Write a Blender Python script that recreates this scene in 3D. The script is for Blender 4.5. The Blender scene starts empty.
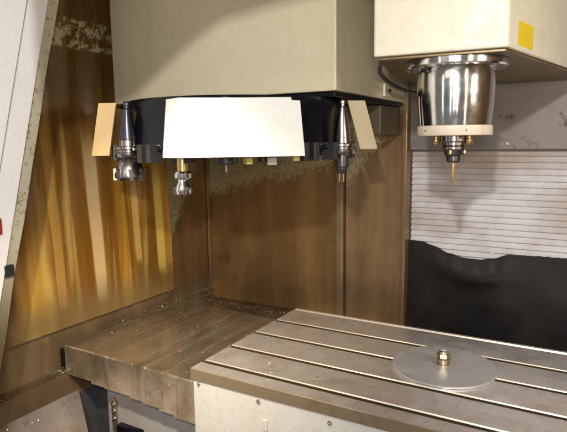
import bpy, bmesh, math, random
from mathutils import Vector, Matrix
random.seed(7)
R = math.radians
S = bpy.context.scene
COL = S.collection

# ------------------------------------------------------------ camera
def cam_axes(yaw, pitch, roll):
    cy, sy, cp, sp, cr, sr = math.cos(yaw), math.sin(yaw), math.cos(pitch), math.sin(pitch), math.cos(roll), math.sin(roll)
    f = Vector((sy*cp, cy*cp, -sp)); r0 = Vector((cy, -sy, 0)); d0 = f.cross(r0)
    return cr*r0 + sr*d0, -sr*r0 + cr*d0, f
r_, d_, f_ = cam_axes(R(-30.2), R(7.9), R(.75))
cd = bpy.data.cameras.new('camera'); cam = bpy.data.objects.new('camera', cd); COL.objects.link(cam)
cam.matrix_world = Matrix(((r_.x, -d_.x, -f_.x, 0), (r_.y, -d_.y, -f_.y, 0), (r_.z, -d_.z, -f_.z, .465), (0, 0, 0, 1)))
cd.sensor_width = 36; cd.lens = 36*540/567; cd.clip_start = .02; cd.clip_end = 100
cd.dof.use_dof = True; cd.dof.focus_distance = 1.22; cd.dof.aperture_fstop = 5.6
S.camera = cam

# ------------------------------------------------------------ world, lamps, exposure
w = bpy.data.worlds.new('World'); S.world = w; w.use_nodes = True
bg = w.node_tree.nodes['Background']; bg.inputs[0].default_value = (.90, .82, .74, 1); bg.inputs[1].default_value = .21
S.view_settings.view_transform = 'Standard'; S.view_settings.look = 'None'; S.view_settings.exposure = 0

def lamp(name, loc, target, size, power, colour, size_y=None, spread=180):
    l = bpy.data.lights.new(name, 'AREA'); l.energy = power; l.color = colour; l.size = size; l.spread = R(spread)
    if size_y: l.shape = 'RECTANGLE'; l.size_y = size_y
    o = bpy.data.objects.new(name, l); COL.objects.link(o); o.location = loc
    o.rotation_euler = (Vector(target)-Vector(loc)).to_track_quat('-Z', 'Y').to_euler()
    return o
KEY = Vector((.02, -.35, .86))
lamp('work_lamp', KEY, (-.6, 1.1, .35), .035, 13, (1, .96, .90))
lamp('soft_fill', (-.5, -1.4, 1.5), (-.4, 1.0, .1), 1.2, 5.5, (1, .88, .78))  # large soft fill added in front to lift the ambient level
lamp('camera_fill', (.04, -.06, .54), (-.6, 1.3, .3), .05, 3.0, (1, .92, .82))  # fill added beside the camera to brighten the walls
lamp('warm_fill', (-.45, .33, .76), (-.78, .92, -.02), .07, 3.0, (1, .84, .62), spread=56)  # warm fill added to brighten the way cover
lamp('warm_fill', (.40, .70, .60), (-.3, 1.5, .3), .12, 3.2, (1, .90, .80))  # fill added from the right for the slatted cover
for x, y, p, c in ((-.81, -.38, .45, (.9, .92, 1)), (-.226, -.50, .7, (.85, .9, 1)), (.02, -.50, .5, (.85, .9, 1)), (.26, -.42, .6, (.85, .9, 1)), (.42, .30, .5, (1, .85, .6))):
    lamp('stripe_light', (x, y, .62), (-.226, 1.0, .5), .035, p, c, .55)  # upright lights added for the stripes reflected in the spindle

# ------------------------------------------------------------ materials
def mat(name, base, rough=.5, metal=0., **kw):
    m = bpy.data.materials.new(name); m.use_nodes = True
    n = m.node_tree.nodes; b = n['Principled BSDF']
    b.inputs['Base Color'].default_value = (*base, 1); b.inputs['Roughness'].default_value = rough; b.inputs['Metallic'].default_value = metal
    for k, v in kw.items(): b.inputs[k.replace('_', ' ')].default_value = v
    return m
class NT:
    """small node writer; every texture is laid out in world metres"""
    def __init__(s, m):
        s.t = m.node_tree; s.n = s.t.nodes; s.b = s.n['Principled BSDF']
        s.pos = s.n.new('ShaderNodeNewGeometry').outputs['Position']
    def link(s, a, b): s.t.links.new(a, b)
    def sc(s, v):
        m = s.n.new('ShaderNodeVectorMath'); m.operation = 'MULTIPLY'; s.link(s.pos, m.inputs[0]); m.inputs[1].default_value = v; return m.outputs[0]
    def noise(s, scale, detail=4, rough=.6, vec=(1, 1, 1), dist=0):
        t = s.n.new('ShaderNodeTexNoise'); t.inputs['Scale'].default_value = scale; t.inputs['Detail'].default_value = detail
        t.inputs['Roughness'].default_value = rough; t.inputs['Distortion'].default_value = dist; s.link(s.sc(vec), t.inputs['Vector']); return t.outputs['Fac']
    def voro(s, scale, vec=(1, 1, 1)):
        t = s.n.new('ShaderNodeTexVoronoi'); t.inputs['Scale'].default_value = scale; s.link(s.sc(vec), t.inputs['Vector']); return t.outputs['Distance']
    def axis(s, i):
        t = s.n.new('ShaderNodeSeparateXYZ'); s.link(s.pos, t.inputs[0]); return t.outputs[i]
    def math(s, op, a, b=0., c=None):
        m = s.n.new('ShaderNodeMath'); m.operation = op
        for i, v in enumerate((a, b) if c is None else (a, b, c)):
            if isinstance(v, (int, float)): m.inputs[i].default_value = v
            else: s.link(v, m.inputs[i])
        return m.outputs[0]
    def rng(s, v, a, b, c=0., d=1., smooth=True):
        m = s.n.new('ShaderNodeMapRange'); m.interpolation_type = 'SMOOTHSTEP' if smooth else 'LINEAR'
        s.link(v, m.inputs[0]); m.inputs[1].default_value = a; m.inputs[2].default_value = b; m.inputs[3].default_value = c; m.inputs[4].default_value = d
        return m.outputs[0]
    def mix(s, f, a, b):
        m = s.n.new('ShaderNodeMix'); m.data_type = 'RGBA'
        if isinstance(f, (int, float)): m.inputs[0].default_value = f
        else: s.link(f, m.inputs[0])
        for i, v in ((6, a), (7, b)):
            if isinstance(v, tuple): m.inputs[i].default_value = (*v, 1)
            else: s.link(v, m.inputs[i])
        return m.outputs[2]
    def col(s, v): s.link(v, s.b.inputs['Base Color'])
    def rough(s, v): s.link(v, s.b.inputs['Roughness'])
    def metal(s, v): s.link(v, s.b.inputs['Metallic'])
    def bump(s, v, strength=.3, dist=.001):
        m = s.n.new('ShaderNodeBump'); m.inputs['Strength'].default_value = strength; m.inputs['Distance'].default_value = dist
        s.link(v, m.inputs['Height']); s.link(m.outputs[0], s.b.inputs['Normal'])

def painted(name, base, spot, amount=.62, rough=.45, stain=None, mott=.25):
    m = mat(name, base, rough); t = NT(m)
    sp = t.rng(t.noise(170, 3, .7), amount, amount+.07)
    big = t.rng(t.noise(6, 4), .42, .72)
    c = t.mix(t.math('MULTIPLY', big, .35), base, stain or tuple(x*.75 for x in base))
    c = t.mix(t.math('MULTIPLY', sp, .55), c, spot)
    c = t.mix(t.math('MULTIPLY', t.rng(t.noise(85, 5, .85), .45, .68), mott), c, tuple(x*y for x, y in zip(base, (.70, .69, .55))))
    drip = t.rng(t.noise(9, 3, .6, (4, 4, .35)), .6, .75)
    c = t.mix(t.math('MULTIPLY', drip, .25), c, stain or spot)
    t.col(c); t.rough(t.rng(t.noise(30, 3), .3, .7, rough-.1, rough+.15)); t.bump(t.noise(420, 2), .12, .0006)
    return m
CREAM = painted('cream_paint', (.60, .54, .39), (.34, .27, .12), .66, .42, (.50, .44, .28), .28)
HEADP = painted('head_paint', (.62, .59, .48), (.36, .24, .09), .68, .42, (.58, .48, .26))
WHITE = painted('white_paint', (.56, .555, .54), (.45, .36, .2), .70, .4, (.50, .45, .36))
DOORW = painted('door_white', (.88, .87, .88), (.7, .66, .6), .75, .35)
PANELW = painted('apron_paint', (.48, .475, .46), (.30, .24, .15), .64, .45, (.42, .37, .28), .45)
GUARDC = painted('guard_cream', (.62, .53, .34), (.4, .25, .06), .66, .45)
GUARD_WARM = painted('guard_warm_light', (.74, .52, .24), (.4, .25, .06), .66, .45)  # warm light on the left guard put into its paint colour

def speckled_cream():
    m = mat('flaked_paint', (.55, .50, .38), .7); t = NT(m)
    a = t.rng(t.noise(75, 5, .75), .53, .66); low = t.rng(t.axis(2), .32, .05)
    a = t.math('MAXIMUM', t.math('MULTIPLY', a, .75), t.math('MULTIPLY', low, t.rng(t.noise(22, 5, .7), .36, .42)))
    t.col(t.mix(a, (.50, .46, .34), (.10, .065, .03))); t.bump(t.noise(90, 4), .6, .002); return m
FLAKE = speckled_cream()

def oily(name, base=(.200, .117, .046), dry=(.44, .38, .22), line=None, slope=0., axis=0, x0=0.):
    """sheet steel under a brown film of coolant; above the splash line the film breaks into dry speckle"""
    m = mat(name, base, .3, .35); t = NT(m)
    streak = t.noise(14, 5, .6, (1, 1, .12)); cloud = t.noise(4.5, 5, .6)
    c = t.mix(t.rng(streak, .35, .7), base, tuple(x*1.7 for x in base))
    c = t.mix(t.math('MULTIPLY', t.rng(cloud, .4, .7), .5), c, tuple(x*.62 for x in base))
    r = t.rng(t.noise(26, 4), .3, .7, .24, .44)
    if line is not None:
        ln = t.math('MULTIPLY_ADD', t.math('SUBTRACT', t.axis(axis), x0), -slope, t.axis(2))
        f = t.math('MULTIPLY_ADD', t.math('SUBTRACT', t.noise(95, 6, .85), .5), .22, ln)
        f = t.math('MULTIPLY_ADD', t.math('SUBTRACT', t.noise(7, 3), .5), .06, f)
        k = t.rng(f, line-.012, line+.012)
        d = t.mix(t.rng(t.noise(170, 4, .85), .50, .60), dry, tuple(x*.4 for x in dry))
        c = t.mix(k, c, d); r = t.math('ADD', r, t.math('MULTIPLY', k, .3))
    fleck = t.rng(t.voro(55), .085, .05)
    fl = t.math('MULTIPLY', fleck, t.rng(t.noise(9, 2), .55, .62))
    c = t.mix(t.math('MULTIPLY', fl, .5), c, (.42, .33, .18))
    t.col(c); t.rough(r); t.bump(t.noise(38, 5, .6, (1, 1, .5)), .10, .002)
    return m
OILY = oily('oily_wall', line=.335, slope=.22, axis=0, x0=-.95)
OILY_L = oily('oily_side_wall', line=.31, slope=1.6, axis=1, x0=1.36)
OILY_S = oily('oily_low_wall', base=(.17, .118, .064))
OILY_R = oily('oily_end_wall', base=(.185, .118, .056), line=.43, slope=1.2, axis=0, x0=-.56)
TRAY = oily('tray_steel', base=(.10, .066, .036))
BRACKET = mat('bracket_paint', (.10, .075, .045), .45, .3)

def steel(name, base, brown, rough, stainlo=.5, stainhi=.72, vec=(1, 1, 1), metal=.85, scr=0.):
    m = mat(name, base, rough, metal); t = NT(m)
    c = t.mix(t.rng(t.noise(7, 6, .65, vec, .6), stainlo, stainhi), base, brown)
    c = t.mix(t.math('MULTIPLY', t.rng(t.noise(60, 4, .7), .55, .7), .35), c, tuple(x*.55 for x in brown))
    if scr:
        c = t.mix(t.math('MULTIPLY', t.rng(t.noise(9, 6, .8, (.35, 9, 1)), .45, .75), scr*.6), c, tuple(x*1.35 for x in base))
        c = t.mix(t.math('MULTIPLY', t.rng(t.noise(13, 6, .75, (7, .6, 1)), .56, .72), scr*.7), c, tuple(x*.6 for x in brown))
        c = t.mix(t.math('MULTIPLY', t.rng(t.noise(210, 3, .7), .6, .7), scr*.8), c, (.09, .06, .04))
    t.col(c); t.rough(t.rng(t.noise(17, 5, .65, vec), .3, .7, rough-.08, rough+.13)); t.bump(t.noise(240, 3, .6, vec), .10, .0006)
    return m
TABLE = steel('table_steel', (.84, .79, .76), (.60, .48, .36), .30, .50, .78, metal=.78, scr=.5)
TABLE_EDGE = steel('table_edge', (.24, .185, .12), (.16, .10, .05), .42, metal=.5)
LIP = mat('slot_lip', (.76, .67, .54), .36, .85)  # separate colour for the edge chamfers that face forward
SLOTC = mat('slot_inside', (.045, .03, .02), .5, .2)  # dark colour for the inside of the T-slots
COVER = steel('cover_steel', (.52, .46, .37), (.32, .24, .14), .28, .40, .72, (2, .8, 1), metal=.86, scr=.5)
DISC = steel('disc_steel', (.72, .71, .71), (.60, .57, .54), .44, .5, .8, metal=.7, scr=.2)
CHROME = mat('chrome', (.78, .77, .76), .10, 1.)
SPINDLE = mat('spindle_chrome', (.72, .71, .70), .13, 1.)
t_ = NT(SPINDLE); t_.rough(t_.rng(t_.noise(60, 3), .3, .7, .09, .17))
TOOLM = mat('tool_steel', (.34, .31, .30), .22, 1.)
TOOLD = mat('dark_tool_steel', (.12, .11, .11), .28, .9)
NUTM = mat('plated_nut', (.55, .47, .34), .3, 1.)
BRASS = mat('brass_fitting', (.62, .44, .20), .28, 1.)
GOLD = mat('coated_bit', (.80, .60, .32), .25, .9)
BLACK = mat('black_metal', (.004, .004, .007), .22, 0., Specular_IOR_Level=.3)
PLAST = mat('black_plastic', (.02, .02, .022), .4)
RING = painted('ring_paint', (.66, .56, .46), (.4, .3, .2), .7, .4)
YPLAST = mat('yellow_plastic', (.62, .48, .16), .45)
GPLAST = mat('grey_plastic', (.48, .44, .36), .45)
BOLT = steel('bolt_steel', (.42, .36, .26), (.3, .2, .08), .3)
SHADEC = steel('shade_sheet', (.13, .13, .14), (.10, .09, .09), .35, metal=.6)  # shade and bluish reflection under the cover put into the colour
CHUTE = steel('chute_steel', (.24, .21, .20), (.15, .10, .06), .38, .45, .7, metal=.4)
PLATE = steel('bed_plate', (.30, .29, .29), (.30, .25, .2), .5, metal=.2)
def sticker():
    m = mat('yellow_sticker', (.85, .68, .03), .45); t = NT(m)
    t.col(t.mix(t.rng(t.noise(260, 2, .5, (1, 1, 3)), .58, .66), (.95, .80, .04), (.75, .58, .03))); return m
STICK = sticker()
def rubber():
    m = mat('black_rubber', (.016, .013, .012), .5, 0., Specular_IOR_Level=.28); t = NT(m)
    t.col(t.mix(t.rng(t.noise(9, 5), .45, .75), (.007, .006, .006), (.022, .015, .012))); t.rough(t.rng(t.noise(20, 4), .3, .7, .38, .55)); t.bump(t.noise(30, 4), .05, .002); return m
RUBBER = rubber()
def slat_metal():
    m = mat('slat_paint', (.60, .54, .53), .42, .1); t = NT(m)
    c = t.mix(t.rng(t.noise(5, 5, .6, (1, 1, 1.6)), .42, .68), (.72, .72, .75), (.54, .49, .47))
    c = t.mix(t.math('MULTIPLY', t.rng(t.noise(190, 4, .8), .56, .66), .5), c, (.34, .25, .20))
    c = t.mix(t.math('MULTIPLY', t.rng(t.axis(2), .37, .43), .5), c, (.34, .24, .16))
    t.col(c); t.bump(t.noise(200, 2), .08, .0008); return m
SLAT = slat_metal()
GAPC = mat('slat_gap', (.035, .02, .015), .6)  # dark colour on the steps between slats
def top_panel():
    m = mat('column_paint', (.30, .25, .22), .5, .2); t = NT(m)
    c = t.mix(t.rng(t.noise(4, 4), .4, .7), (.19, .165, .15), (.14, .11, .09))
    c = t.mix(t.rng(t.noise(17, 5, .65), .60, .68), c, (.07, .04, .025)); t.col(c); t.bump(t.noise(60, 3), .1, .001); return m
TOPP = top_panel()
def amber():
    """old splash window: oily amber with broad vertical bands"""
    m = mat('amber_oil_panel', (.4, .2, .02), .30, .0, Coat_Weight=.5, Coat_Roughness=.15); t = NT(m)
    y, z = t.axis(1), t.axis(2)
    wide = t.noise(11, 3, .5, (1, 1, .10), .3); fine = t.noise(30, 3, .55, (1, 1, .07))
    c = t.mix(t.rng(wide, .36, .62), (.24, .100, .010), (.72, .40, .05))
    c = t.mix(t.math('MULTIPLY', t.rng(fine, .45, .75), .65), c, (.80, .56, .17))
    # pale and dark upright bands
    lean = t.math('MULTIPLY_ADD', z, .05, y)
    wob = t.math('MULTIPLY_ADD', t.math('SUBTRACT', t.noise(5, 2), .5), .012, lean)
    for y0, wd, z0, z1, cc in ((.985, .019, .04, .47, (.76, .56, .27)), (1.222, .018, .07, .42, (.85, .66, .16)), (.86, .016, .05, .6, (.60, .34, .08)), (1.13, .012, .12, .55, (.66, .42, .13)), (.925, .010, -.1, .6, (.26, .10, .01)), (1.045, .009, .0, .5, (.24, .09, .008)), (1.10, .007, .0, .5, (.24, .09, .008)), (1.18, .010, .0, .5, (.30, .12, .008))):
        f = t.rng(t.math('ABSOLUTE', t.math('SUBTRACT', wob, y0)), wd, wd*.72)
        f = t.math('MULTIPLY', f, t.math('MULTIPLY', t.rng(z, z0-.01, z0+.02), t.rng(z, z1+.05, z1-.05)))
        c = t.mix(t.math('MULTIPLY', f, .8), c, cc)
    # thick film low on the sheet, grime and painted shade high up, a blotchy tape band
    c = t.mix(t.math('MULTIPLY', t.rng(t.math('MULTIPLY_ADD', t.noise(12, 4), .06, z), .17, .05), .85), c, (.20, .135, .055))
    c = t.mix(t.math('MULTIPLY', t.rng(t.math('MULTIPLY_ADD', t.noise(8, 3), .2, z), .40, .74), .88), c, (.085, .045, .014))
    band = t.math('MULTIPLY', t.rng(z, .695, .703), t.rng(z, .775, .765))
    c = t.mix(t.math('MULTIPLY', band, t.rng(t.noise(42, 4, .7), .48, .55)), c, (.40, .34, .20))
    chip = t.math('MULTIPLY', t.rng(t.voro(60), .10, .06), t.rng(t.noise(11, 2), .50, .60))
    c = t.mix(t.math('MULTIPLY', chip, .7), c, (.60, .47, .22))
    t.col(c); t.rough(t.rng(t.noise(25, 4), .3, .7, .22, .42)); t.bump(t.noise(16, 3, .5, (1, 1, .15)), .35, .006)
    return m
AMBER = amber()
CHIP = mat('swarf', (.80, .74, .64), .25, .9)
GRIT = mat('wet_swarf', (.40, .28, .14), .35, .7)

# ------------------------------------------------------------ mesh helpers
def link(name, bm, m, parent=None, smooth=False):
    me = bpy.data.meshes.new(name)
    if smooth:
        for f in bm.faces: f.smooth = True
    if parent is not None: bmesh.ops.translate(bm, verts=bm.verts, vec=-parent_world(parent))
    bm.to_mesh(me); bm.free()
    for x in (m if isinstance(m, (list, tuple)) else [m]): me.materials.append(x)
    if smooth:
        try: me.set_sharp_from_angle(angle=R(35))
        except Exception: pass
    o = bpy.data.objects.new(name, me); COL.objects.link(o)
    if parent is not None: o.parent = parent
    return o
def parent_world(p):
    v = Vector((0, 0, 0))
    while p is not None: v = v + Vector(p.location); p = p.parent
    return v
def tag(o, label=None, cat=None, group=None, kind=None):
    for k, v in (('label', label), ('category', cat), ('group', group), ('kind', kind)):
        if v: o[k] = v
    return o
def thing(name, loc, label, cat, group=None):
    o = bpy.data.objects.new(name, None); o.empty_display_size = .03; COL.objects.link(o); o.location = loc
    return tag(o, label, cat, group)
def box(bm, a, b, bev=0.):
    a, b = Vector(a), Vector(b)
    r = bmesh.ops.create_cube(bm, size=1); vs = r['verts']
    for v in vs: v.co = Vector(((a[i]+b[i])/2 + v.co[i]*(b[i]-a[i]) for i in range(3)))
    if bev:
        es = list({e for v in vs for e in v.link_edges})
        bmesh.ops.bevel(bm, geom=es, offset=bev, segments=2, affect='EDGES', profile=.6)
    return bm
def prism(bm, pts, z0, z1, bev=0., M=None):
    """polygon in the XY plane pulled up from z0 to z1"""
    lo = [bm.verts.new((x, y, z0)) for x, y in pts]; hi = [bm.verts.new((x, y, z1)) for x, y in pts]
    n = len(pts); fs = [bm.faces.new(lo[::-1]), bm.faces.new(hi)]
    for i in range(n): fs.append(bm.faces.new((lo[i], lo[(i+1) % n], hi[(i+1) % n], hi[i])))
    if bev:
        r = bmesh.ops.bevel(bm, geom=list({e for f in fs for e in f.edges}), offset=bev, segments=2, affect='EDGES', profile=.6)
    if M is not None:
        for v in bm.verts: v.co = M @ v.co
    bmesh.ops.recalc_face_normals(bm, faces=bm.faces)
    return bm
def lathe(bm, prof, c=(0, 0, 0), n=48, axis=None):
    """closed profile of (radius, height) turned about the vertical through c"""
    rings = []
    for r, h in prof:
        if r <= 1e-6: rings.append([bm.verts.new((c[0], c[1], c[2]+h))])
        else: rings.append([bm.verts.new((c[0]+r*math.cos(2*math.pi*k/n), c[1]+r*math.sin(2*math.pi*k/n), c[2]+h)) for k in range(n)])
    for A, B in zip(rings, rings[1:]):
        for k in range(n):
            q = [A[k % len(A)], A[(k+1) % len(A)], B[(k+1) % len(B)], B[k % len(B)]]
            q = list(dict.fromkeys(q))
            if len(q) >= 3:
                try: bm.faces.new(q)
                except ValueError: pass
    bmesh.ops.recalc_face_normals(bm, faces=bm.faces)
    return bm
def hexa(bm, c, r, h, bev=.0006):
    return prism(bm, [(c[0]+r*math.cos(R(60*k+12)), c[1]+r*math.sin(R(60*k+12))) for k in range(6)], c[2], c[2]+h, bev)
def sheet(rows, th):
    """grid of points made into a plate of thickness th"""
    bm = bmesh.new(); V = [[bm.verts.new(p) for p in row] for row in rows]
    for a, b in zip(V, V[1:]):
        for i in range(len(a)-1): bm.faces.new((a[i], a[i+1], b[i+1], b[i]))
    bmesh.ops.recalc_face_normals(bm, faces=bm.faces)
    bmesh.ops.solidify(bm, geom=bm.faces[:], thickness=th)
    bmesh.ops.recalc_face_normals(bm, faces=bm.faces)
    return bm
def bolt_y(bm, x, y, z, r=.006, h=.005, n=16):
    """round screw head on a face that looks towards -Y"""
    b2 = bmesh.new(); lathe(b2, [(0, 0), (r, 0), (r, h*.6), (r*.8, h), (r*.35, h), (r*.35, h*.5), (0, h*.5)], n=n)
    for v in b2.verts: v.co = Vector((x+v.co.x, y-v.co.z, z+v.co.y))
    me = bpy.data.meshes.new('tmp'); b2.to_mesh(me); b2.free(); bm.from_mesh(me); bpy.data.meshes.remove(me)
    return bm
def bolt_x(bm, x, y, z, r=.006, h=.005, n=16):
    b2 = bmesh.new(); lathe(b2, [(0, 0), (r, 0), (r, h*.6), (r*.8, h), (r*.35, h), (r*.35, h*.5), (0, h*.5)], n=n)
    for v in b2.verts: v.co = Vector((x+v.co.z, y+v.co.x, z+v.co.y))
    me = bpy.data.meshes.new('tmp'); b2.to_mesh(me); b2.free(); bm.from_mesh(me); bpy.data.meshes.remove(me)
    return bm

NB = bmesh.new
# ------------------------------------------------------------ setting: tray below, enclosure walls
bm = NB(); box(bm, (-1.7, -.2, -.62), (.8, 1.75, -.60)); tag(link('floor', bm, TRAY), kind='structure')
XL, YB = -1.15, 1.46
# chip tray: folded sheet falling away from the foot of the side wall
prof = [(-1.152, -.104), (-1.118, -.106), (-1.102, -.150), (-1.099, -.156), (-1.099, -.45)]
rows = [[(x, y, z + .0015*math.sin(9*y)) for (x, z) in prof] for y in [.1+.06*i for i in range(23)]]
bm = sheet(rows, .003)
for f in bm.faces:
    if f.calc_center_median().z < -.156: f.material_index = 1
tag(link('chip_tray', bm, [TRAY, SHADEC]), kind='structure')
rows = []
for i in range(24):
    u_ = i/23; x = -1.1+.45*u_; z = -.150-.34*u_-.15*u_*u_
    ye = .850-.55*(x+1.1)*(1 if x < -1.0 else 1) - .2*max(0, x+1.0)
    rows.append([(x, .1+(ye-.1)*k/20, z+.003*math.sin(6*(.1+(ye-.1)*k/20))*u_) for k in range(21)])
tag(link('chip_chute', sheet(rows, .003), CHUTE), kind='structure')
tag(link('sump', box(NB(), (-1.1, .1, -.56), (-.6, 1.4, -.55)), SHADEC), kind='structure')

bw = thing('back_wall', (-.8, YB, -.12), 'oily brown steel back wall below the tool magazine with a ragged splash line', 'wall')
bm = NB(); box(bm, (XL-.0, YB, -.15), (-.665, YB+.012, 1.1)); link('wall_panel', bm, OILY, bw)
bm = NB(); box(bm, (-.637, YB+.002, -.15), (-.468, YB+.014, 1.1)); tag(link('wall_panel', bm, OILY_R, bw), 'narrower smooth brown panel beside the slatted cover')
bm = NB(); box(bm, (-.664, YB-.012, -.15), (-.6415, YB+.012, 1.1), .003); tag(link('seam_strip', bm, OILY_S, bw), 'upright folded strip between the two wall panels')
bm = NB(); box(bm, (-.467, YB-.004, -.15), (-.455, 1.56, 1.1), .002); link('end_flange', bm, OILY_R, bw)
bm = NB(); box(bm, (XL, YB+.016, -.15), (-.468, YB+.025, 1.1)); link('backing_panel', bm, BRACKET, bw)
bm = NB()
for z in (-.03, .25, .5): bolt_y(bm, -.633, YB+.002, z, .005, .004)
link('bolts', bm, BOLT, bw)

sw = thing('side_wall', (XL, .9, -.12), 'brown oil-filmed steel side wall around and below the amber panel', 'wall')
bm = NB(); box(bm, (XL-.012, .1, -.13), (XL, YB, .0), .001); link('lower_panel', bm, OILY_S, sw)
bm = NB(); box(bm, (XL-.012, 1.262, .001), (XL, YB, 1.1), .001); link('corner_panel', bm, OILY_L, sw)
bm = NB(); box(bm, (XL-.03, .1, .001), (XL-.012, 1.26, 1.1)); link('backing_panel', bm, OILY_R, sw)
bm = NB(); rows = [[(XL+.004+.0015*math.sin(40*z), 1.452+.0015*math.sin(31*z+1), z), (XL+.0045, YB-.004, z), (XL+.012, YB-.004, z)] for z in [-.1+.02*i for i in range(40)]]
link('sealant_bead', sheet(rows, .002), GRIT, sw)

# amber splash panel, softly buckled
rows = []
for i in range(61):
    y = .30 + (1.256-.30)*i/60; row = []
    for j in range(41):
        z = .004 + .96*j/40
        x = XL + .006 + .010*math.sin(38*y+1.2*math.sin(5*z))*min(1, .25+1.1*z) * .55*min(1, z/.25) + .0024*math.sin(83*y+2*z)*min(1, z/.15)
        yy = y + (.008*math.sin(7*z+.5)-.012*(z-.2) if i == 60 else 0)
        row.append((max(x, XL+.0005), yy, z))
    rows.append(row)
o = link('splash_panel', sheet(rows, .003), AMBER, None, True)
tag(o, 'buckled amber oil-stained splash panel with vertical bands, left of the magazine', 'panel')

# slatted way cover on the column, plain panel above it
lc = thing('slatted_cover', (-.25, 1.51, -.1), 'pale horizontally slatted metal cover behind the black rubber curtain', 'cover')
bm = NB(); P = .01607; zt = .4345; nS = 33; x0, x1 = -.452, .45
prev = None
for k in range(nS):
    z = zt - k*P
    # each slat leans out to its lower lip, then a narrow dark step back
    pts = [(1.512, z), (1.5035, z-P*.72), (1.5050, z-P*.75), (1.518, z-P*.76), (1.518, z-P)]
    for (y, zz) in pts:
        cur = [bm.verts.new((x0, y, zz)), bm.verts.new((x1, y, zz))]
        if prev:
            f = bm.faces.new((prev[0], prev[1], cur[1], cur[0])); f.material_index = 1 if y > 1.515 or zz == z else 0
        prev = cur
bmesh.ops.recalc_face_normals(bm, faces=bm.faces)
bmesh.ops.solidify(bm, geom=bm.faces[:], thickness=.004)
link('slats', bm, [SLAT, GAPC], lc)
bm = NB(); box(bm, (-.454, 1.507, zt+.001), (.45, 1.514, zt+.009), .001); link('top_rail', bm, GPLAST, lc)
tp = thing('column_panel', (-.2, 1.49, .44), 'plain stained grey-brown panel above the slatted cover and behind the spindle', 'panel')
bm = NB(); box(bm, (-.452, 1.475, .4365), (.45, 1.49, 1.1), .002); link('sheet', bm, TOPP, tp)
bm = NB()
for x in (-.442, -.2, .05): bolt_y(bm, x, 1.475, .452, .006, .005)
bm2 = bm; link('bolts', bm2, BOLT, tp)

# rubber curtain
def top_z(x):
    pts = [(-.453, .181), (-.42, .180), (-.385, .170), (-.34, .153), (-.30, .144), (-.26, .143), (-.225, .150), (-.19, .1615), (-.15, .164), (-.05, .166), (.45, .17)]
    for (a, za), (b, zb) in zip(pts, pts[1:]):
        if a <= x <= b: u = (x-a)/(b-a); u = u*u*(3-2*u) if abs(zb-za) > .004 else u; return za+(zb-za)*u
    return pts[-1][1]
rows = []
for i in range(241):
    x = -.453 + .88*i/240; tz = top_z(x); sag = math.exp(-((x+.27)/.11)**2); row = []
    for j in range(40):
        u = j/39; z = tz + (-.12-tz)*u; d = tz - z
        y = 1.492 - .010*sag*math.exp(-((d-.048)/.030)**2) - .012*u + .002*math.sin(11*x+3*z)*u
        if j == 0: z += random.uniform(0, .002)*(1 if x < -.385 or x > -.2 else 0)
        row.append((x, y, z))
    rows.append(row)
rc = thing('rubber_curtain', (-.2, 1.49, -.12), 'black rubber curtain sagging in front of the slatted cover behind the table', 'curtain')
link('curtain', sheet(rows, .004), RUBBER, rc, True)

# right side and roof of the enclosure (outside the picture)
bm = NB(); box(bm, (.46, .1, -.6), (.475, 1.6, 1.1)); tag(link('end_wall', bm, OILY_S), 'far end wall of the machine enclosure, right of the table', 'wall')
bm = NB(); box(bm, (-1.2, .52, 1.101), (.48, 1.62, 1.112)); tag(link('roof_panel', bm, CREAM), 'flat cream roof panel over the machine enclosure', 'roof')

# ------------------------------------------------------------ door: slanted white frame at the left edge
def dpt(z, k):   # k: 0 far outside, 1 seam, 2 white edge, 3 inner edge ; frame edges lean back with height
    base = {1: (.52, .262), 2: (.562, .262), 3: (.590, .262)}[k][0]
    return base + (.262)*(z)
dr = thing('machine_door', (-1.0, .5, -.1), 'leaning white sliding door frame at the left edge of the photo', 'door')
def door_strip(name, y0, y1, x0, x1, m, zl=-.35, zh=1.1, wob=0, lab=None):
    rows = []
    for i in range(30):
        z = zl+(zh-zl)*i/29
        a, b = y0+.262*z, y1+.262*z
        rows.append([(x0, a, z), (x0, b + wob*math.sin(23*z)*math.sin(7*z), z), (x1, b+wob*math.sin(23*z)*math.sin(7*z), z), (x1, a, z), (x0, a, z)])
    bm = NB(); V = [[bm.verts.new(p) for p in r[:4]] for r in rows]
    for a, b in zip(V, V[1:]):
        for i in range(4): bm.faces.new((a[i], a[(i+1) % 4], b[(i+1) % 4], b[i]))
    bm.faces.new(V[0]); bm.faces.new(V[-1][::-1]); bmesh.ops.recalc_face_normals(bm, faces=bm.faces)
    o = link(name, bm, m, dr)
    if lab: tag(o, lab)
door_strip('door_skin', .16, .5200, -1.03, -1.0, DOORW)
door_strip('door_frame', .5245, .566, -1.03, -1.0, DOORW)
door_strip('seal_edge', .567, .594, -1.03, -1.006, FLAKE, wob=.002, lab='cream door edge with flaking paint and grime')
bm = NB(); box(bm, (-1.008, .622, .205), (-.998, .642, .228), .002); link('latch', bm, PLAST, dr)
bm = NB(); box(bm, (-1.0, .598, .292), (-.994, .622, .325), .004); tag(link('reflector', bm, mat('red_plastic', (.35, .03, .03), .35), dr), 'small red tab at the edge of the door')

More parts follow.
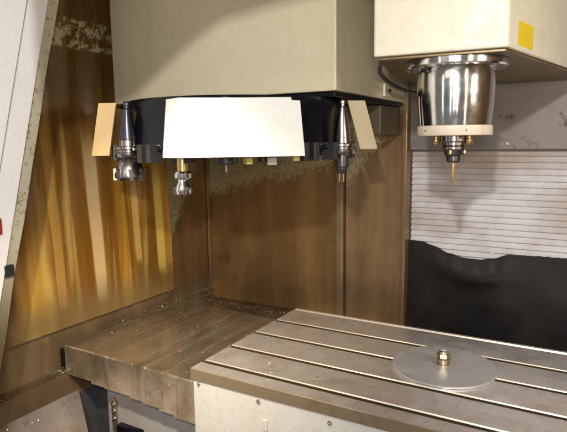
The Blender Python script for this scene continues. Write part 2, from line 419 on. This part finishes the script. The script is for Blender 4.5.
# unseen sheet added to block the work lamp, shaped from the wanted shadow edge
def toward(p, Y=.36):
    p = Vector(p); t = (Y-KEY.y)/(p.y-KEY.y); q = KEY.lerp(p, t); return (q.x, q.z)
edge = [(-1.145, .88, .50), (-1.145, 1.0, .545), (-1.035, 1.005, .572), (-.84, 1.005, .685), (-.745, 1.005, .728), (-.50, 1.005, .752), (-.20, .93, .86), (.2, .9, .98)]
pts = [toward(p) for p in edge]
pts = pts + [(.6, pts[-1][1]), (.6, 1.35), (pts[0][0], 1.35)]
bm = NB(); lo = [bm.verts.new((x, .36, z)) for x, z in pts]; hi = [bm.verts.new((x, .372, z)) for x, z in pts]
bm.faces.new(lo); bm.faces.new(hi[::-1])
for i in range(len(pts)): bm.faces.new((lo[i], lo[(i+1) % len(pts)], hi[(i+1) % len(pts)], hi[i]))
bmesh.ops.recalc_face_normals(bm, faces=bm.faces)
tag(link('lamp_blocker', bm, CREAM), 'unseen sheet added to block the work lamp and shade the magazine housing', 'panel')

# ------------------------------------------------------------ T-slot table
tb = thing('machine_table', (-.3, 1.05, -.4), 'grey steel T-slot milling table with white front apron', 'machine table')
TX0, TX1, TY0, TY1 = -.709, .42, .825, 1.288
slots = [.868, .9655, 1.067, 1.169]; hw = .0066
# cross-section in (y,z), extruded along x
c = .0012
sec = [(TY0, -.024), (TY0, -c), (TY0+c, 0)]
for s in slots:
    sec += [(s-hw-c, 0), (s-hw, -c), (s-hw, -.016), (s-.014, -.016), (s-.014, -.028), (s+.014, -.028), (s+.014, -.016), (s+hw, -.016), (s+hw, -.0020), (s+hw+.0014, 0)]
sec += [(1.2665, 0), (1.268, -.0045), (1.2765, -.0045), (1.278, -.0), (TY1-.002, 0), (TY1, -.002), (TY1, -.07), (TY0+.02, -.07), (TY0+.02, -.0245)]
bm = NB(); A = [bm.verts.new((TX0, y, z)) for y, z in sec]; B = [bm.verts.new((TX1, y, z)) for y, z in sec]
for i in range(len(sec)): bm.faces.new((A[i], A[(i+1) % len(sec)], B[(i+1) % len(sec)], B[i]))
bm.faces.new(A); bm.faces.new(B[::-1]); bmesh.ops.recalc_face_normals(bm, faces=bm.faces)
for f in bm.faces:
    if f.normal.z > .3 and f.normal.y < -.3: f.material_index = 2
    elif f.calc_center_median().z < -.003 and TY0+.01 < f.calc_center_median().y < 1.2: f.material_index = 3
    if f.normal.y < -.7 and f.calc_center_median().y < TY0+.003: f.material_index = 1
link('table_top', bm, [TABLE, TABLE_EDGE, LIP, SLOTC], tb)
bm = NB(); box(bm, (TX0+.004, TY0+.003, -.42), (TX1, TY0+.019, -.0255), .0015); link('apron', bm, PANELW, tb)
for (x, z, r) in ((-.543, -.034, .004), (-.391, -.038, .004), (-.690, -.031, .0035), (-.24, -.04, .004), (-.543, -.17, .004)):
    bm = NB(); bolt_y(bm, x, TY0+.003, z, r, .004); link('screw', bm, BOLT, tb)
bm = NB(); box(bm, (-.533, TY0-.001, -.092), (-.523, TY0+.004, -.068), .002); link('oil_fitting', bm, PANELW, tb)
bm = NB(); box(bm, (TX0+.05, TY0+.03, -.6), (TX1, TY1-.03, -.07)); link('saddle', bm, BLACK, tb)

# ------------------------------------------------------------ telescopic way cover left of the table
wc = thing('telescopic_cover', (-.9, 1.05, -.2), 'brown oily telescopic steel cover left of the T-slot table', 'way cover')
COVERS = [COVER, steel('cover_steel_dark_refl', (.47, .41, .33), (.29, .21, .12), .30, .40, .72, (2, .8, 1), metal=.86, scr=.5), steel('cover_steel_light_refl', (.57, .50, .40), (.35, .26, .15), .25, .40, .72, (2, .8, 1), metal=.86, scr=.5)]  # section tones differ to imitate their reflections in the colour
edges = [-1.119, -1.03, -.985, -.905, -.865, -.815, -.775, -.690]
for k, (a, b) in enumerate(zip(edges, edges[1:])):
    top = -.0290 - k*.0012; fy = .8335 + k*.0009; dz = [-.104, -.110, -.1125, -.117, -.1215, -.127, -.133][k]
    bm = NB(); th = .0016; b2 = b + .012
    secs = [(fy, dz), (fy, top-.003), (fy+.003, top), (1.262, top), (1.265, top-.003), (1.265, -.10), (1.265-th, -.10), (1.265-th, top-th), (fy+th, top-th), (fy+th, dz)]
    A = [bm.verts.new((a, y, z)) for y, z in secs]; B = [bm.verts.new((b2, y, z)) for y, z in secs]
    for i in range(len(secs)): bm.faces.new((A[i], A[(i+1) % len(secs)], B[(i+1) % len(secs)], B[i]))
    n = len(secs)
    for Q in (A, B):
        for i in range(n//2-1): bm.faces.new((Q[i], Q[i+1], Q[n-2-i], Q[n-1-i]))
    bmesh.ops.recalc_face_normals(bm, faces=bm.faces); link('cover_section', bm, COVERS[k % 3], wc)
bm = NB(); box(bm, (-1.117, .842, -.094), (-1.113, 1.26, -.037)); link('end_plate', bm, COVER, wc)
bm = NB(); box(bm, (-1.149, .842, -.103), (-1.1175, 1.262, -.048), .001); link('wiper_strip', bm, RUBBER, wc)
bm = NB(); box(bm, (-1.13, 1.2665, -.15), (-.60, 1.30, -.062), .002); link('rear_trough', bm, BLACK, wc)
bm = NB(); box(bm, (-1.14, 1.385, -.15), (-.45, 1.459, -.068), .003); link('rear_ledge', bm, TRAY, wc)
bm = NB(); box(bm, (-1.12, 1.30, -.15), (-.60, 1.384, -.088)); link('rear_gutter', bm, TRAY, wc)
# bed plate and bracket under the cover
bp = thing('bed_plate', (-.85, .88, -.5), 'pale grey bolted plate under the front flap of the brown cover', 'plate')
bm = NB(); box(bm, (-1.020, .872, -.50), (-.70, .884, -.11), .002); link('plate', bm, PLATE, bp)
bm = NB(); prism(bm, [(-.0085*1.0, -.05), (.0085, -.05)] + [(.0085*math.cos(R(a)), .03+.0085*math.sin(R(a))) for a in range(0, 181, 30)], 0, .006, .001, Matrix(((1, 0, 0, -.993), (0, 0, -1, .872), (0, 1, 0, -.190), (0, 0, 0, 1)))); link('slotted_bracket', bm, BOLT, bp)
bm = NB()
for z in (-.168, -.185, -.205): bolt_y(bm, -.993, .866, z, .0045, .004)
link('bolts', bm, CHROME, bp)
bm = NB(); prism(bm, [(-.975, .855), (-.955, .855), (-.90, .870), (-.90, .8715), (-.975, .8715)], -.50, -.212, .001); link('lower_bracket', bm, BLACK, bp)
bs = thing('shade_sheet', (-1.05, .92, -.5), 'dark blue-grey sheet standing in for the shade below the corner of the cover', 'plate')  # dark sheet put in for the shaded area under the cover
bm = NB(); prism(bm, [(-1.096, .900), (-1.022, .886), (-1.022, .90), (-1.085, 1.2), (-1.096, 1.2)], -.5, -.115, .001); link('plate', bm, SHADEC, bs)

# ------------------------------------------------------------ round plate and bolt on the table
dc = Vector((-.2505, 1.078, 0))
pts_r = .1035
bm = NB(); lathe(bm, [(0, .0005), (pts_r-.001, .0005), (pts_r, .0012), (pts_r, .0042), (pts_r-.001, .005), (.012, .005), (0, .005)], dc, 96)
tag(link('round_plate', bm, DISC, None, True), 'thin round grey steel plate lying on the T-slot table', 'plate')
st = thing('clamping_bolt', (dc.x, dc.y, .005), 'short brassy bolt with nuts standing on the centre of the round plate', 'bolt')
st.location = (-.2525, 1.082, .005); sx, sy = st.location.x, st.location.y
bm = NB(); lathe(bm, [(0, 0), (.0135, 0), (.0135, .002), (.0125, .003), (.0125, .012), (.0115, .013), (0, .013)], (sx, sy, .005), 32); link('spacer', bm, BOLT, st, True)
bm = NB(); hexa(bm, (sx, sy, .0195), .0135, .0095); link('nut', bm, NUTM, st)
bm = NB(); lathe(bm, [(0, 0), (.0118, 0), (.0118, .0015), (0, .0015)], (sx, sy, .018), 32); link('washer', bm, TOOLD, st, True)
bm = NB(); lathe(bm, [(0, 0), (.0095, 0), (.0095, .004), (.0080, .0055), (.0045, .0055), (.0045, .003), (0, .003)], (sx, sy, .029), 24); link('bolt_end', bm, CHROME, st, True)

# ------------------------------------------------------------ spindle head
hx, hy, hz = -.226, 1.0, .603
hd = thing('spindle_head', (hx, 1.2, hz), 'large cream spindle head with yellow sticker and chrome spindle nose', 'spindle head')
foot = [(-.340, .895), (-.130, .915), (-.058, 1.285), (-.05, 1.474), (-.39, 1.474), (-.405, 1.20)]
bm = NB(); prism(bm, foot, hz+.001, 1.095, .004); link('casting', bm, HEADP, hd)
inner = [(hx+(x-hx)*.965, 1.2+(y-1.2)*.97) for x, y in foot]
bm = NB(); prism(bm, inner, hz-.004, hz, .001); link('bottom_plate', bm, steel('underside', (.20, .14, .07), (.12, .07, .03), .35, metal=.5), hd)
bm = NB(); lathe(bm, [(0, .586), (.070, .586), (.084, .5865), (.0865, .589), (.0865, .5980), (.0845, .5985), (0, .5985)], (hx, hy, 0), 96); link('collar', bm, SPINDLE, hd, True)
bm = NB(); lathe(bm, [(.0, .586), (.0655, .586), (.0665, .583), (.0665, .560), (.0655, .53), (.0625, .500), (.0615, .4885), (0, .4885)], (hx, hy, 0), 128); link('spindle_housing', bm, SPINDLE, hd, True)
bm = NB(); lathe(bm, [(0, .488), (.0630, .488), (.0645, .4865), (.0645, .4725), (.0635, .471), (.036, .471), (.034, .476), (0, .476)], (hx, hy, 0), 96)
ring = link('nose_ring', bm, RING, hd, True)
for a in (-60, -125):
    bm = NB(); q = bmesh.new(); lathe(q, [(0, 0), (.0014, 0), (.0014, .0008), (0, .0008)], n=10)
    for v in q.verts: v.co = Matrix.Translation((hx+.0645*math.cos(R(a)), hy+.0645*math.sin(R(a)), .4795)) @ Matrix.Rotation(R(a), 4, 'Z') @ Matrix.Rotation(R(90), 4, 'Y') @ v.co
    me = bpy.data.meshes.new('t'); q.to_mesh(me); q.free(); bm.from_mesh(me); bpy.data.meshes.remove(me)
    link('screw', bm, TOOLD, ring)
for sx_ in (-1, 1):
    bm = NB(); lathe(bm, [(0, .454), (.005, .454), (.0058, .456), (.0058, .464), (.004, .4655), (.004, .4765), (0, .4765)], (hx+sx_*.029, hy-.012, 0), 24); link('coolant_nozzle', bm, BRASS, hd, True)
bm = NB(); lathe(bm, [(0, .459), (.023, .459), (.025, .461), (.025, .4765), (0, .4765)], (hx, hy, 0), 48); link('spindle_nose', bm, TOOLM, hd, True)
# sticker on the flared right cheek
A = Vector((-.130, .915, 0)); Bv = Vector((-.058, 1.285, 0)); e = (Bv-A).normalized(); nrm = Vector((e.y, -e.x, 0))
STK = (.043, .118, .612, .650)
bm = NB(); vs = []
for u, v in ((STK[0], STK[2]), (STK[1], STK[2]), (STK[1], STK[3]), (STK[0], STK[3])):
    p = A+e*u+nrm*.0006; vs.append(bm.verts.new((p.x, p.y, v)))
bm.faces.new(vs); bmesh.ops.solidify(bm, geom=bm.faces[:], thickness=-.0004); bmesh.ops.recalc_face_normals(bm, faces=bm.faces)
tag(link('sticker', bm, STICK, hd), 'plain worn yellow warning sticker')
# hose clipped under the left edge of the head
bm = NB(); pth = [Vector(p) for p in ((-.350, .96, .606), (-.385, 1.05, .597), (-.41, 1.19, .588), (-.40, 1.30, .578), (-.36, 1.38, .575), (-.30, 1.42, .58))]
def tube(bm, P_, r, n=12):
    # smooth through the points
    Q = []
    for i in range(len(P_)-1):
        p0, p1, p2, p3 = P_[max(i-1, 0)], P_[i], P_[i+1], P_[min(i+2, len(P_)-1)]
        for s in range(8):
            t = s/8; Q.append(.5*((2*p1)+(p2-p0)*t+(2*p0-5*p1+4*p2-p3)*t*t+(3*p1-p0-3*p2+p3)*t**3))
    Q.append(P_[-1]); rings = []
    for i, q in enumerate(Q):
        d = (Q[min(i+1, len(Q)-1)]-Q[max(i-1, 0)]).normalized(); a = d.orthogonal().normalized() if i == 0 else (a-d*a.dot(d)).normalized(); b = d.cross(a)
        rings.append([bm.verts.new(q+r*(math.cos(2*math.pi*k/n)*a+math.sin(2*math.pi*k/n)*b)) for k in range(n)])
    for A_, B_ in zip(rings, rings[1:]):
        for k in range(n): bm.faces.new((A_[k], A_[(k+1) % n], B_[(k+1) % n], B_[k]))
    bm.faces.new(rings[0][::-1]); bm.faces.new(rings[-1]); bmesh.ops.recalc_face_normals(bm, faces=bm.faces)
tube(bm, pth, .0045); link('air_hose', bm, TOOLD, hd, True)

# tool in the spindle
tl = thing('end_mill', (hx, hy, .384), 'slim golden cutter in black collet nut held in the spindle above the table', 'cutting tool')
bm = NB(); lathe(bm, [(0, .445), (.019, .445), (.0215, .447), (.0215, .451), (.019, .4525), (.0215, .454), (.0215, .4585), (0, .4585)], (hx, hy, 0), 40); link('holder_flange', bm, TOOLM, tl, True)
bm = NB(); lathe(bm, [(0, .423), (.010, .423), (.0125, .426), (.0125, .434), (.0155, .436), (.0165, .4445), (0, .4445)], (hx, hy, 0), 32); nut = link('collet_nut', bm, TOOLD, tl, True)
bm = NB(); lathe(bm, [(0, .3835), (.0018, .3845), (.0036, .400), (.0040, .4225), (0, .4225)], (hx, hy, 0), 20); link('cutter', bm, GOLD, tl, True)
for a in (-95, 15, 150):
    bm = NB(); lathe(bm, [(0, .437), (.003, .437), (.0035, .4395), (.0035, .4445), (0, .4445)], (hx+.0185*math.cos(R(a)), hy+.0185*math.sin(R(a)), 0), 12); link('screw', bm, BRASS, tl)

# ------------------------------------------------------------ tool magazine
MC = Vector((-.717, 1.02, 0)); nv = (Vector((0, 0, 0))-MC).normalized(); tv = Vector((-nv.y, nv.x, 0))   # towards the opening, and to its right
if tv.x < 0: tv = -tv
def pol(r, th, z):   # th in degrees from the front, positive to the right
    return MC + nv*r*math.cos(R(th)) + tv*r*math.sin(R(th)) + Vector((0, 0, z))
mg = thing('tool_magazine', (MC.x, MC.y, .45), 'cream tool magazine housing over a black carousel with pale skirt guards', 'tool magazine')
bm = NB(); prism(bm, [(-1.082, 1.005), (-.460, 1.005), (-.460, 1.452), (-1.10, 1.452)], .5635, 1.097, .004); link('housing', bm, CREAM, mg)
bm = NB(); box(bm, (-1.07, 1.012, .552), (-.466, 1.45, .5625), .002); link('base_plate', bm, BLACK, mg)
bm = NB(); box(bm, (-.640, 1.30, .478), (-.474, 1.458, .551), .002); link('mounting_bracket', bm, BRACKET, mg)
bm = NB(); box(bm, (-.4595, 1.27, .568), (-.452, 1.315, .600), .003); ck = link('clamp_block', bm, CREAM, mg)
bm = NB(); bolt_x(bm, -.452, 1.298, .583, .005, .004); link('bolt', bm, TOOLD, ck)
bm = NB(); bolt_y(bm, -.53, 1.30, .523, .0045, .002); link('bolt', bm, TOOLD, mg)
# carousel
bm = NB(); lathe(bm, [(0, .448), (.252, .448), (.254, .450), (.254, .4555), (.244, .457), (.242, .46), (.242, .540), (.235, .5505), (0, .5505)], MC, 96)
cr = link('carousel', bm, BLACK, mg, True)
gm = NB(); box(gm, (.238, -.019, .4270), (.270, -.0055, .462), .002); box(gm, (.238, .0055, .4270), (.270, .019, .462), .002)
base_ang = math.atan2(nv.y, nv.x)
th0 = -58
gmesh = None
for k in range(20):
    th = th0+18*k
    if gmesh is None:
        me = bpy.data.meshes.new('gripper'); gm.to_mesh(me); gm.free(); me.materials.append(PLAST); gmesh = me
    g = bpy.data.objects.new('gripper', gmesh); COL.objects.link(g); g.parent = cr
    sgn = 1 if (Vector((math.cos(base_ang+.1), math.sin(base_ang+.1), 0)).dot(tv) > 0) else -1
    g.location = (MC.x-mg.location.x, MC.y-mg.location.y, -mg.location.z); g.rotation_euler = (0, 0, base_ang+sgn*R(th))
    g['group'] = 'tool grippers round the carousel'
# guards: flat flared plates; three visible sides and the back
def guard(th, ts, zt, zb, rt, rb, m, lab=None):
    n2 = (nv*math.cos(R(th))+tv*math.sin(R(th))); t2 = (-nv*math.sin(R(th))+tv*math.cos(R(th)))
    rows = []
    for z, r in ((zt, rt), ((zt+zb)/2, (rt+rb)/2), (zb, rb)):
        u = (zt-z)/(zt-zb)
        rows.append([MC+n2*(r-q[1])+t2*(q[0]+(.006*u if q[0] > 0 else -.008*u))+Vector((0, 0, z-(q[2]*(1-u) if len(q) > 2 else 0))) for q in ts])
    bm = sheet(rows, .004); o = link('skirt_guard', bm, m, mg)
    if lab: tag(o, lab)
    return o
guard(0, [(-.117, .030), (-.095, 0), (0, 0), (.095, 0), (.0955, 0, .005), (.113, 0, .006)], .5395, .4385, .292, .308, WHITE, 'bright white front guard with a folded left end')
guard(-90, [(-.115, 0), (0, 0), (.100, 0), (.106, .036)], .546, .440, .276, .294, GUARD_WARM, 'left guard, warm light put into its colour, its end folded towards the tools')
guard(90, [(-.100, .038), (-.095, 0), (0, 0), (.100, 0)], .548, .446, .276, .302, GUARDC, 'cream right guard leaning outwards')
guard(180, [(-.12, 0), (.12, 0)], .5440, .4385, .296, .312, WHITE)

def holder(name, th, label, r=.262, cat='cutting tool', cone=True, collar=TOOLD):
    p = pol(r, th, 0); o = thing(name, (p.x, p.y, .44), label, cat, 'tools hanging in the magazine carousel')
    if cone:
        bm = NB(); lathe(bm, [(0, .4705), (.0165, .4705), (.0165, .474), (.0078, .530), (.0065, .531), (.005, .533), (.005, .5365), (.0065, .538), (.0065, .543), (.004, .546), (0, .546)], p, 32); link('taper', bm, collar, o, True)
        bm = NB(); lathe(bm, [(0, .437), (.026, .437), (.027, .439), (.027, .445), (.0225, .447), (.0225, .451), (.027, .453), (.027, .458), (.0175, .460), (.0165, .470), (0, .470)], p, 40); link('flange', bm, TOOLM, o, True)
    return o, p
CONE_L = mat('dull_taper', (.07, .07, .09), .3, .8)
o, p = holder('face_mill', -56, 'toothed face mill hanging beside the left guard', .256, collar=CONE_L)
bm = NB(); lathe(bm, [(0, .398), (.010, .398), (.012, .403), (.024, .399), (.0295, .397), (.030, .402), (.027, .412), (.024, .424), (.018, .430), (.016, .4365), (0, .4365)], p, 48); body = link('cutter_body', bm, TOOLM, o, True)
for k in range(7):
    a = R(360/7*k+11); bm = NB()
    box(bm, (.0215, -.0035, -.012), (.032, .0035, .012), .0008)
    for v in bm.verts: v.co = Matrix.Translation((p.x, p.y, .403)) @ Matrix.Rotation(a, 4, 'Z') @ Matrix.Rotation(R(8), 4, 'X') @ v.co
    link('insert', bm, (BRASS if k % 3 == 1 else TOOLD), o)
o, p = holder('indexable_mill', -22, 'shiny short milling cutter hanging under the left end of the white guard', .262)
bm = NB(); lathe(bm, [(0, .413), (.0105, .413), (.0105, .4365), (0, .4365)], p, 32); link('shank', bm, BRASS, o, True)
bm = NB(); lathe(bm, [(0, .398), (.013, .398), (.0165, .401), (.0165, .409), (.014, .4125), (0, .4125)], p, 32); link('nut', bm, CHROME, o, True)
bm = NB(); lathe(bm, [(0, .370), (.010, .369), (.0145, .371), (.0155, .378), (.0135, .387), (.0105, .391), (.0095, .3975), (0, .3975)], p, 32); link('cutter_body', bm, CHROME, o, True)
for k in range(3):
    a = R(120*k-40); bm = NB(); box(bm, (.0095, -.004, -.006), (.018, .004, .007), .001)
    for v in bm.verts: v.co = Matrix.Translation((p.x, p.y, .3755)) @ Matrix.Rotation(a, 4, 'Z') @ v.co
    link('insert', bm, TOOLM, o)
o, p = holder('drill', -4, 'small dark drill tip below the middle of the white guard', .262)
bm = NB(); lathe(bm, [(0, .424), (.014, .424), (.0165, .427), (.0165, .4365), (0, .4365)], p, 24); link('chuck', bm, PLAST, o, True)
bm = NB(); lathe(bm, [(0, .407), (.0022, .410), (.0022, .4235), (0, .4235)], p, 12); link('bit', bm, TOOLM, o, True)
q = pol(.268, 4.5, 0); bm = NB(); box(bm, (-.008, -.006, .4245), (.0085, .006, .4385), .0015)
for v in bm.verts: v.co = Matrix.Translation((q.x, q.y, 0)) @ Matrix.Rotation(base_ang+R(25), 4, 'Z') @ v.co
tag(link('pocket_plug', bm, YPLAST), 'pale yellow plastic plug under the middle of the white guard', 'plug', 'plugs in the carousel pockets')
q = pol(.268, 14, 0); bm = NB(); box(bm, (-.008, -.0085, .4225), (.0085, .0085, .4385), .0012)
for v in bm.verts: v.co = Matrix.Translation((q.x, q.y, 0)) @ Matrix.Rotation(base_ang, 4, 'Z') @ v.co
tag(link('pocket_plug', bm, GPLAST), 'grey square plug under the right half of the white guard', 'plug', 'plugs in the carousel pockets')
q = pol(.268, 24.5, 0); bm = NB(); box(bm, (-.006, -.006, .428), (.006, .006, .4385), .0012)
for v in bm.verts: v.co = Matrix.Translation((q.x, q.y, 0)) @ Matrix.Rotation(base_ang, 4, 'Z') @ v.co
tag(link('pocket_plug', bm, YPLAST), 'small ochre plug below the right corner of the white guard', 'plug', 'plugs in the carousel pockets')
o, p = holder('collet_holder', 54, 'shiny tapered tool holder hanging between the white guard and the right cream guard', .266, collar=TOOLM)
bm = NB(); lathe(bm, [(0, .398), (.010, .398), (.0115, .401), (.0115, .41), (.0145, .413), (.0145, .4365), (0, .4365)], p, 32); link('collet_nut', bm, TOOLD, o, True)
for dx in (-.005, .004):
    bm = NB(); lathe(bm, [(0, .380), (.0016, .382), (.002, .3975), (0, .3975)], (p.x+dx, p.y-.003, 0), 12); link('cutter_tip', bm, BRASS, o)
# swarf packed round the carousel rim
# ------------------------------------------------------------ swarf (uncountable chips)
def chips(name, m, items, label):
    bm = NB()
    for (c, s) in items:
        a = Matrix.Rotation(random.uniform(0, 6.28), 4, random.choice('XYZ')) @ Matrix.Rotation(random.uniform(0, 6.28), 4, 'Z')
        L, W = s*random.uniform(.6, 1.5), s*random.uniform(.35, .7)
        vs = [bm.verts.new(Vector(c)+a @ Vector(q)) for q in ((-L, -W, 0), (0, -W*.8, s*.5), (L, -W*.3, .1*s), (L*.8, W, 0), (0, W, s*.6), (-L, W*.6, .2*s))]
        bm.faces.new((vs[0], vs[1], vs[4], vs[5])); bm.faces.new((vs[1], vs[2], vs[3], vs[4]))
    tag(link(name, bm, m), label, 'swarf', kind='stuff')
g = random.gauss; u = random.uniform; it = []
for _ in range(200): it.append(((u(-1.11, -.72), u(.845, 1.25), -.0285), u(.0008, .0022)))
for _ in range(60): it.append(((u(-.70, .05), u(.83, 1.28), .001), u(.0005, .0013)))
for _ in range(260): it.append(((u(-1.135, -.62), 1.395+abs(g(0, .02)), -.066), u(.001, .0026)))
for _ in range(220): it.append(((XL+.012+abs(g(0, .012)), u(1.0, 1.45)**1, -.032+u(0, .004)), u(.001, .0024)))
for _ in range(150): it.append(((-1.135+g(0, .010), .822+g(0, .016), -.100+abs(g(0, .006))), u(.0010, .0026)))
for _ in range(60): it.append(((u(-1.145, -1.12), u(.62, .83), -.1025), u(.0007, .002)))
for _ in range(60): it.append(((u(-1.09, -1.06), u(.6, .84), -.152), u(.0006, .0018)))
for _ in range(110): it.append(((XL+.012, u(.72, 1.25), u(.0, .5)**1.3), u(.0004, .0010)))
for _ in range(60): it.append(((u(-1.11, -.75), .8355, u(-.10, -.04)), u(.0006, .0015)))
for _ in range(26): it.append(((-.19+g(0, .03), 1.484, .166), u(.001, .0022)))
for _ in range(4): it.append(((u(-.6, -.45), u(.9, .95), .0015), .0028))
for _ in range(160):
    th = random.choice((u(-62, -24), u(24, 66))); q = pol(.252+u(-.01, .01), th, .457); it.append(((q.x, q.y, q.z+u(-.006, .004)), u(.0012, .0034)))
chips('swarf', CHIP, it, 'bright metal chips scattered over cover, ledges and table')
it = []
for _ in range(500): it.append(((u(-1.14, -.62), 1.39+abs(g(0, .022)), -.067), u(.001, .0035)))
for _ in range(350): it.append(((XL+.008+abs(g(0, .010)), u(1.05, 1.45), -.034+u(0, .005)), u(.001, .003)))
for _ in range(160): it.append(((XL+.01+abs(g(0, .014)), 1.44-abs(g(0, .014)), -.066+abs(g(0, .02))), u(.0015, .004)))
for _ in range(160): it.append(((XL+.006+abs(g(0, .006)), 1.245+g(0, .01), u(-.02, .09)), u(.001, .003)))
for _ in range(200): it.append(((u(-1.147, -1.12), u(.55, .84), -.103), u(.0008, .0024)))
chips('wet_swarf', GRIT, it, 'brown wet chips and sludge along the foot of the walls')
